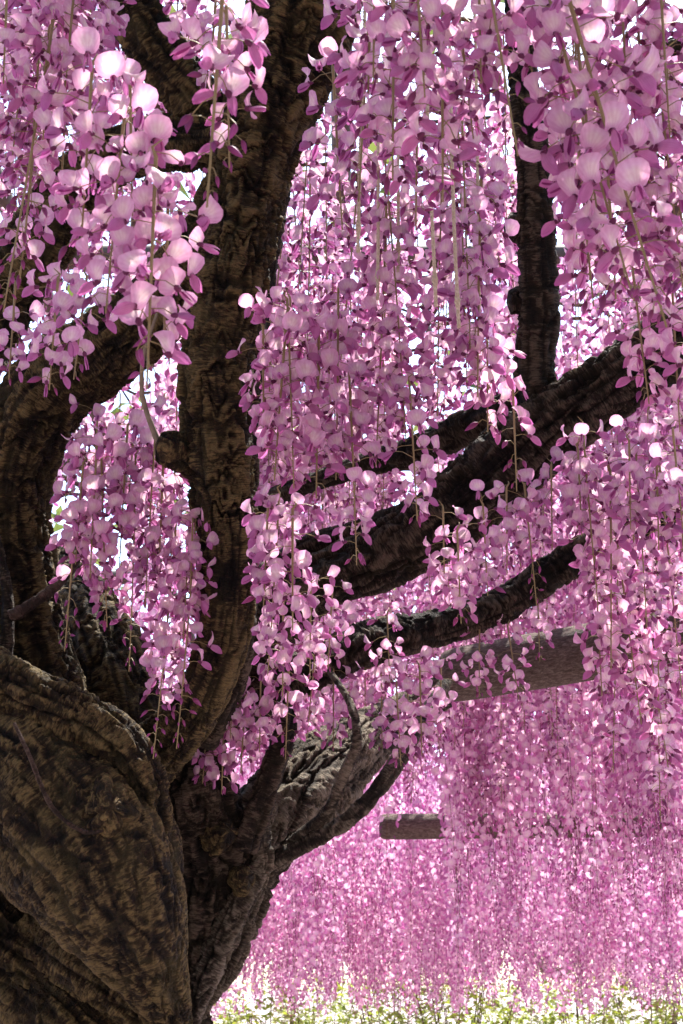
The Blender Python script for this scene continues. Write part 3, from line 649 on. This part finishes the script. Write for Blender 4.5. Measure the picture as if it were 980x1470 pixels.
# ------------------------------------------------------------------ pergola
perg = empty('pergola', (0, 3, 0))
tag(perg, 'weathered log pergola carrying the wisteria, sawn log ends showing', 'pergola')
PINV = Matrix.Translation(-Vector(perg.location))
def pole(name, p0, p1, r, mat, seed=1, rough=.04, seg=40, n=60, label=None):
    p0, p1 = np.array(p0, float), np.array(p1, float)
    L = np.linalg.norm(p1 - p0); e_ = np.array([0, .05, .16, .36, .7]) * r
    sl = np.concatenate([e_, np.linspace(r * 1.2, L - r * 1.2, n - 10), L - e_[::-1]])
    C = p0 + (p1 - p0) * (sl / L)[:, None]; T, N, B = frames(C)
    th = np.linspace(0, 2 * np.pi, seg, endpoint=False); TH, SS = np.meshgrid(th, sl)
    q = np.stack([np.cos(TH), np.sin(TH), SS * 3], -1).reshape(-1, 3); rad = r * (1 + rough * fbm(q, 3, seed).reshape(TH.shape))
    for k_, f_ in enumerate((.80, .88, .94, .975, .99)): rad[k_] *= f_; rad[-1 - k_] *= f_
    V = (C[:, None] + rad[..., None] * (np.cos(TH)[..., None] * N[:, None] + np.sin(TH)[..., None] * B[:, None])).reshape(-1, 3)
    i = np.arange(n - 1)[:, None] * seg; j = np.arange(seg)[None]; k = (j + 1) % seg
    Q = np.stack([i + j, i + k, i + seg + k, i + seg + j], -1).reshape(-1, 4)
    V = np.vstack([V, C[:1], C[-1:]]); a = n * seg; j = np.arange(seg); k = (j + 1) % seg
    tri = np.vstack([np.stack([np.full(seg, a), k, j], 1), np.stack([np.full(seg, a + 1), (n - 1) * seg + j, (n - 1) * seg + k], 1)])
    bk = np.vstack([np.stack([np.cos(TH) * r, np.sin(TH) * r, SS * .25 + seed], -1).reshape(-1, 3), np.zeros((2, 3))])
    me = mesh_from(name, V, [Q, tri], {'bark': ('FLOAT_VECTOR', bk), 'relief': ('FLOAT', np.zeros(len(V)))})
    o = obj(name, me, mat, perg); o.matrix_parent_inverse = PINV
    if label: o['label'] = label
    return o
K0, K1 = at(640, 972, 3.0), at(1250, 862, 2.75)
pole('log_beam', K0, K1, .058, M_LOG, 3, .05, 64, 160, 'thick grey brown log with a sawn end')
L0, L1 = at(546, 1187, 4.3), at(1250, 1180, 4.5)
pole('log_beam', L0, L1, .038, M_LOG, 4, .06, 48, 160, 'thinner log deeper under the flowers')
for k, (bx_, by_, top) in enumerate(((K1[0] + .02, K1[1], K1[2]), (L1[0], L1[1] + .01, L1[2]))):
    pole('post', (bx_, by_, -.05), (bx_, by_, 3.15), .06, M_LOG, 6 + k, n=80)
for x in (-2.3, 2.3):
    for y in (-1.2, 2.6, 6.4, 10.2):
        pole('post', (x * (1 + max(0, y) * .12), y, -.05), (x * (1 + max(0, y) * .12), y, 3.1), .055, M_LOG, 9)
for i in range(9):
    y = -1.2 + i * 1.45
    pole('crossbar', (-3.6, y, 3.02), (3.6, y, 3.02), .03, M_BAMBOO, 20 + i, seg=16)
for i in range(9):
    x = -3.2 + i * .8
    pole('crossbar', (x, -1.4, 3.075), (x, 10.8, 3.075), .022, M_BAMBOO, 40 + i, seg=14)

# straw ropes hanging down from the pergola bars
def rope(px, py, d, toppx, label):
    p1 = at(px, py, d); p0 = np.array([p1[0] + (toppx - px) / FPX * d, p1[1], 3.02])
    Ln = np.linalg.norm(p1 - p0); n = int(Ln / .0028); t = np.linspace(0, 1, n)[:, None]; C = p0 + (p1 - p0) * t
    C[:, 0] += .004 * np.sin(t[:, 0] * 7 + px)
    Vs, Qs, Ts = [], [], []; off = 0
    swell = 1 + .7 * np.exp(-((t[:, 0] - 1 + .03 / Ln) * Ln / .006) ** 2)          # whipped knot near the end
    for s in range(3):
        a = 2 * np.pi * (s / 3 + t[:, 0] * Ln / .015)
        v, q, tr = tube_geo(C + np.stack([np.cos(a), np.sin(a), 0 * a], 1) * (.0011 * swell)[:, None], .0011 * swell, 6)
        Vs.append(v); Qs.append(q + off); Ts.append(tr + off); off += len(v)
    o = obj('rope', mesh_from('rope', np.vstack(Vs) - p1, [np.vstack(Qs), np.vstack(Ts)]), M_ROPE); o.location = tuple(p1)
    tag(o, label, 'rope', 'straw ropes hanging among the flowers')
RL = ('pale straw rope hanging among flowers, closest to the upright branch', 'long pale straw rope among flowers, second from the upright branch', 'long straight straw rope among flowers, third from the upright branch',
      'short straw rope among flowers, fourth out from the upright branch', 'short straw rope among flowers, fifth out from the upright branch', 'short straw rope among flowers, nearest to the dark upright stem')
for i, (px, py, d) in enumerate(((695, 520, 1.56), (664, 470, 1.44), (622, 440, 1.45), (567, 390, 1.62), (543, 430, 1.58), (519, 362, 1.5))):
    rope(px, py, d, px - (4, 30, -8, -10, 16, -8)[i], RL[i])

# ------------------------------------------------------------------ canopy over the pergola: shoots, and young leaves massed to shade the near clusters
def wander(r, p, L, step, dz):
    pts = [np.array(p, float)]; a = r.uniform(0, 6.28)
    while L > 0:
        a += r.gauss(0, .35); pts.append(pts[-1] + np.array([math.cos(a) * step, math.sin(a) * step, r.gauss(0, dz)])); L -= step
        pts[-1][2] = min(max(pts[-1][2], 2.95), 3.35)
    return np.array(pts)
r = random.Random(21); Vs, Qs = [], []; off = 0
for i in range(170):
    C = wander(r, (r.uniform(-3.4, 3.4), r.uniform(-1.5, 10), 3.1), r.uniform(1, 2.6), .12, .03)
    v, q, t = tube_geo(C, np.linspace(r.uniform(.006, .018), .003, len(C)), 6, False); Vs.append(v); Qs.append(q + off); off += len(v)
vo = obj('vine_shoots', mesh_from('vine_shoots', np.vstack(Vs), [np.vstack(Qs)]), M_TWIG); tree_part(vo); vo['kind'] = 'stuff'
def leaf_cloud(n, sample, size, r, droop=.3):
    """n pointed leaves of six triangles each, at points drawn by sample()"""
    P = np.array([sample() for _ in range(n)]); g = np.random.default_rng(r.randrange(9999))
    a = g.uniform(0, 2 * np.pi, n); d = np.stack([np.cos(a), np.sin(a), g.normal(-droop, .35, n)], 1); d /= np.linalg.norm(d, axis=1)[:, None]
    up = np.stack([g.normal(0, .5, n), g.normal(0, .5, n), np.ones(n)], 1); s = np.cross(d, up); s /= np.linalg.norm(s, axis=1)[:, None]; u = np.cross(s, d)
    S = size * g.uniform(.6, 1.25, n)[:, None]
    base = P; tip = P + d * S - u * S * .12; m1 = P + d * S * .45 + u * S * .06
    l = P + d * S * .42 + s * S * .22 + u * S * .12; rr_ = P + d * S * .42 - s * S * .22 + u * S * .12
    V = np.stack([base, l, tip, rr_, m1], 1).reshape(-1, 3); i = np.arange(n)[:, None] * 5
    F = np.concatenate([i + np.array([[0, 1, 4]]), i + np.array([[1, 2, 4]]), i + np.array([[2, 3, 4]]), i + np.array([[3, 0, 4]])])
    return V, F, np.repeat(g.random(n), 5)
def canopy_pt():
    y = r.uniform(-6, 2.0) if r.random() < .94 else r.uniform(2.0, 10.5)  # most leaves packed out of view, added to block sun and sky
    return (r.uniform(-5, 5), y, 3.22 + r.gauss(0, .1))
V, F, rn = leaf_cloud(52000, canopy_pt, .10, r)
lo = obj('foliage', mesh_from('foliage', V, [F], {'rnd': ('FLOAT', rn)}, False), M_LEAF); tree_part(lo); lo['kind'] = 'stuff'

# ------------------------------------------------------------------ green shrubs beyond
SHR = [(-60, 9.0, 1.25, .8), (320, 10.5, 1.25, .8), (395, 9.5, 1.36, .75), (470, 11.0, 1.46, .8), (560, 10, 1.42, .8), (640, 9.6, 1.46, .85), (720, 11.4, 1.36, .8), (800, 10.2, 1.42, .8), (880, 9.4, 1.38, .75), (960, 10.6, 1.50, .9), (1040, 9.2, 1.4, .8)]
ORD = 'first second third fourth fifth sixth seventh eighth ninth tenth'.split()
for i, (px, d, h, w) in enumerate(SHR):
    h -= .05; x = (px - 490) / FPX * d * 1.05; sh = empty('shrub', (x, d, 0)); rs = random.Random(100 + i)
    tag(sh, 'pale green shrub on the far side of the trunk, apart from the row' if i == 0 else 'bushy yellow green shrub under the far curtain, %s in the row from the trunk' % ORD[i - 1], 'shrub', 'green shrubs under the far wisteria')
    Vs, Qs = [], []; off = 0
    for k in range(12):
        a = rs.uniform(0, 6.28); rad_ = w * .5 * rs.uniform(.2, .95); hh = h * rs.uniform(.75, 1.02)
        C, _ = spline([(0, 0, 0, 0), (math.cos(a) * rad_ * .4, math.sin(a) * rad_ * .4, hh * .45, 0), (math.cos(a) * rad_, math.sin(a) * rad_, hh, 0)], 8)
        v, q, t = tube_geo(C[:, :3], np.linspace(.012, .003, 8), 5, False); Vs.append(v); Qs.append(q + off); off += len(v)
    obj('stem', mesh_from('stem', np.vstack(Vs), [np.vstack(Qs)]), M_TWIG, sh)
    def spt():
        while 1:
            x_, y_, z_ = rs.uniform(-1, 1), rs.uniform(-1, 1), rs.uniform(-1, 1)
            q = x_ * x_ + y_ * y_ + z_ * z_
            if q < 1 and rs.random() < q ** .5 * 1.1:
                k = 1 + .18 * math.sin(5 * x_ + i) * math.cos(4 * y_)
                return (x_ * w * .6 * k, y_ * w * .6 * k, h * .55 + z_ * h * .5 * k)
    V, F, rn = leaf_cloud(2600, spt, .065, rs, -.2)
    f = obj('foliage', mesh_from('foliage', V, [F], {'rnd': ('FLOAT', rn)}, False), M_SHRUB, sh); f['kind'] = 'stuff'
print('clusters', n_clusters, 'single blossoms', n_single, 'far', len(PT))
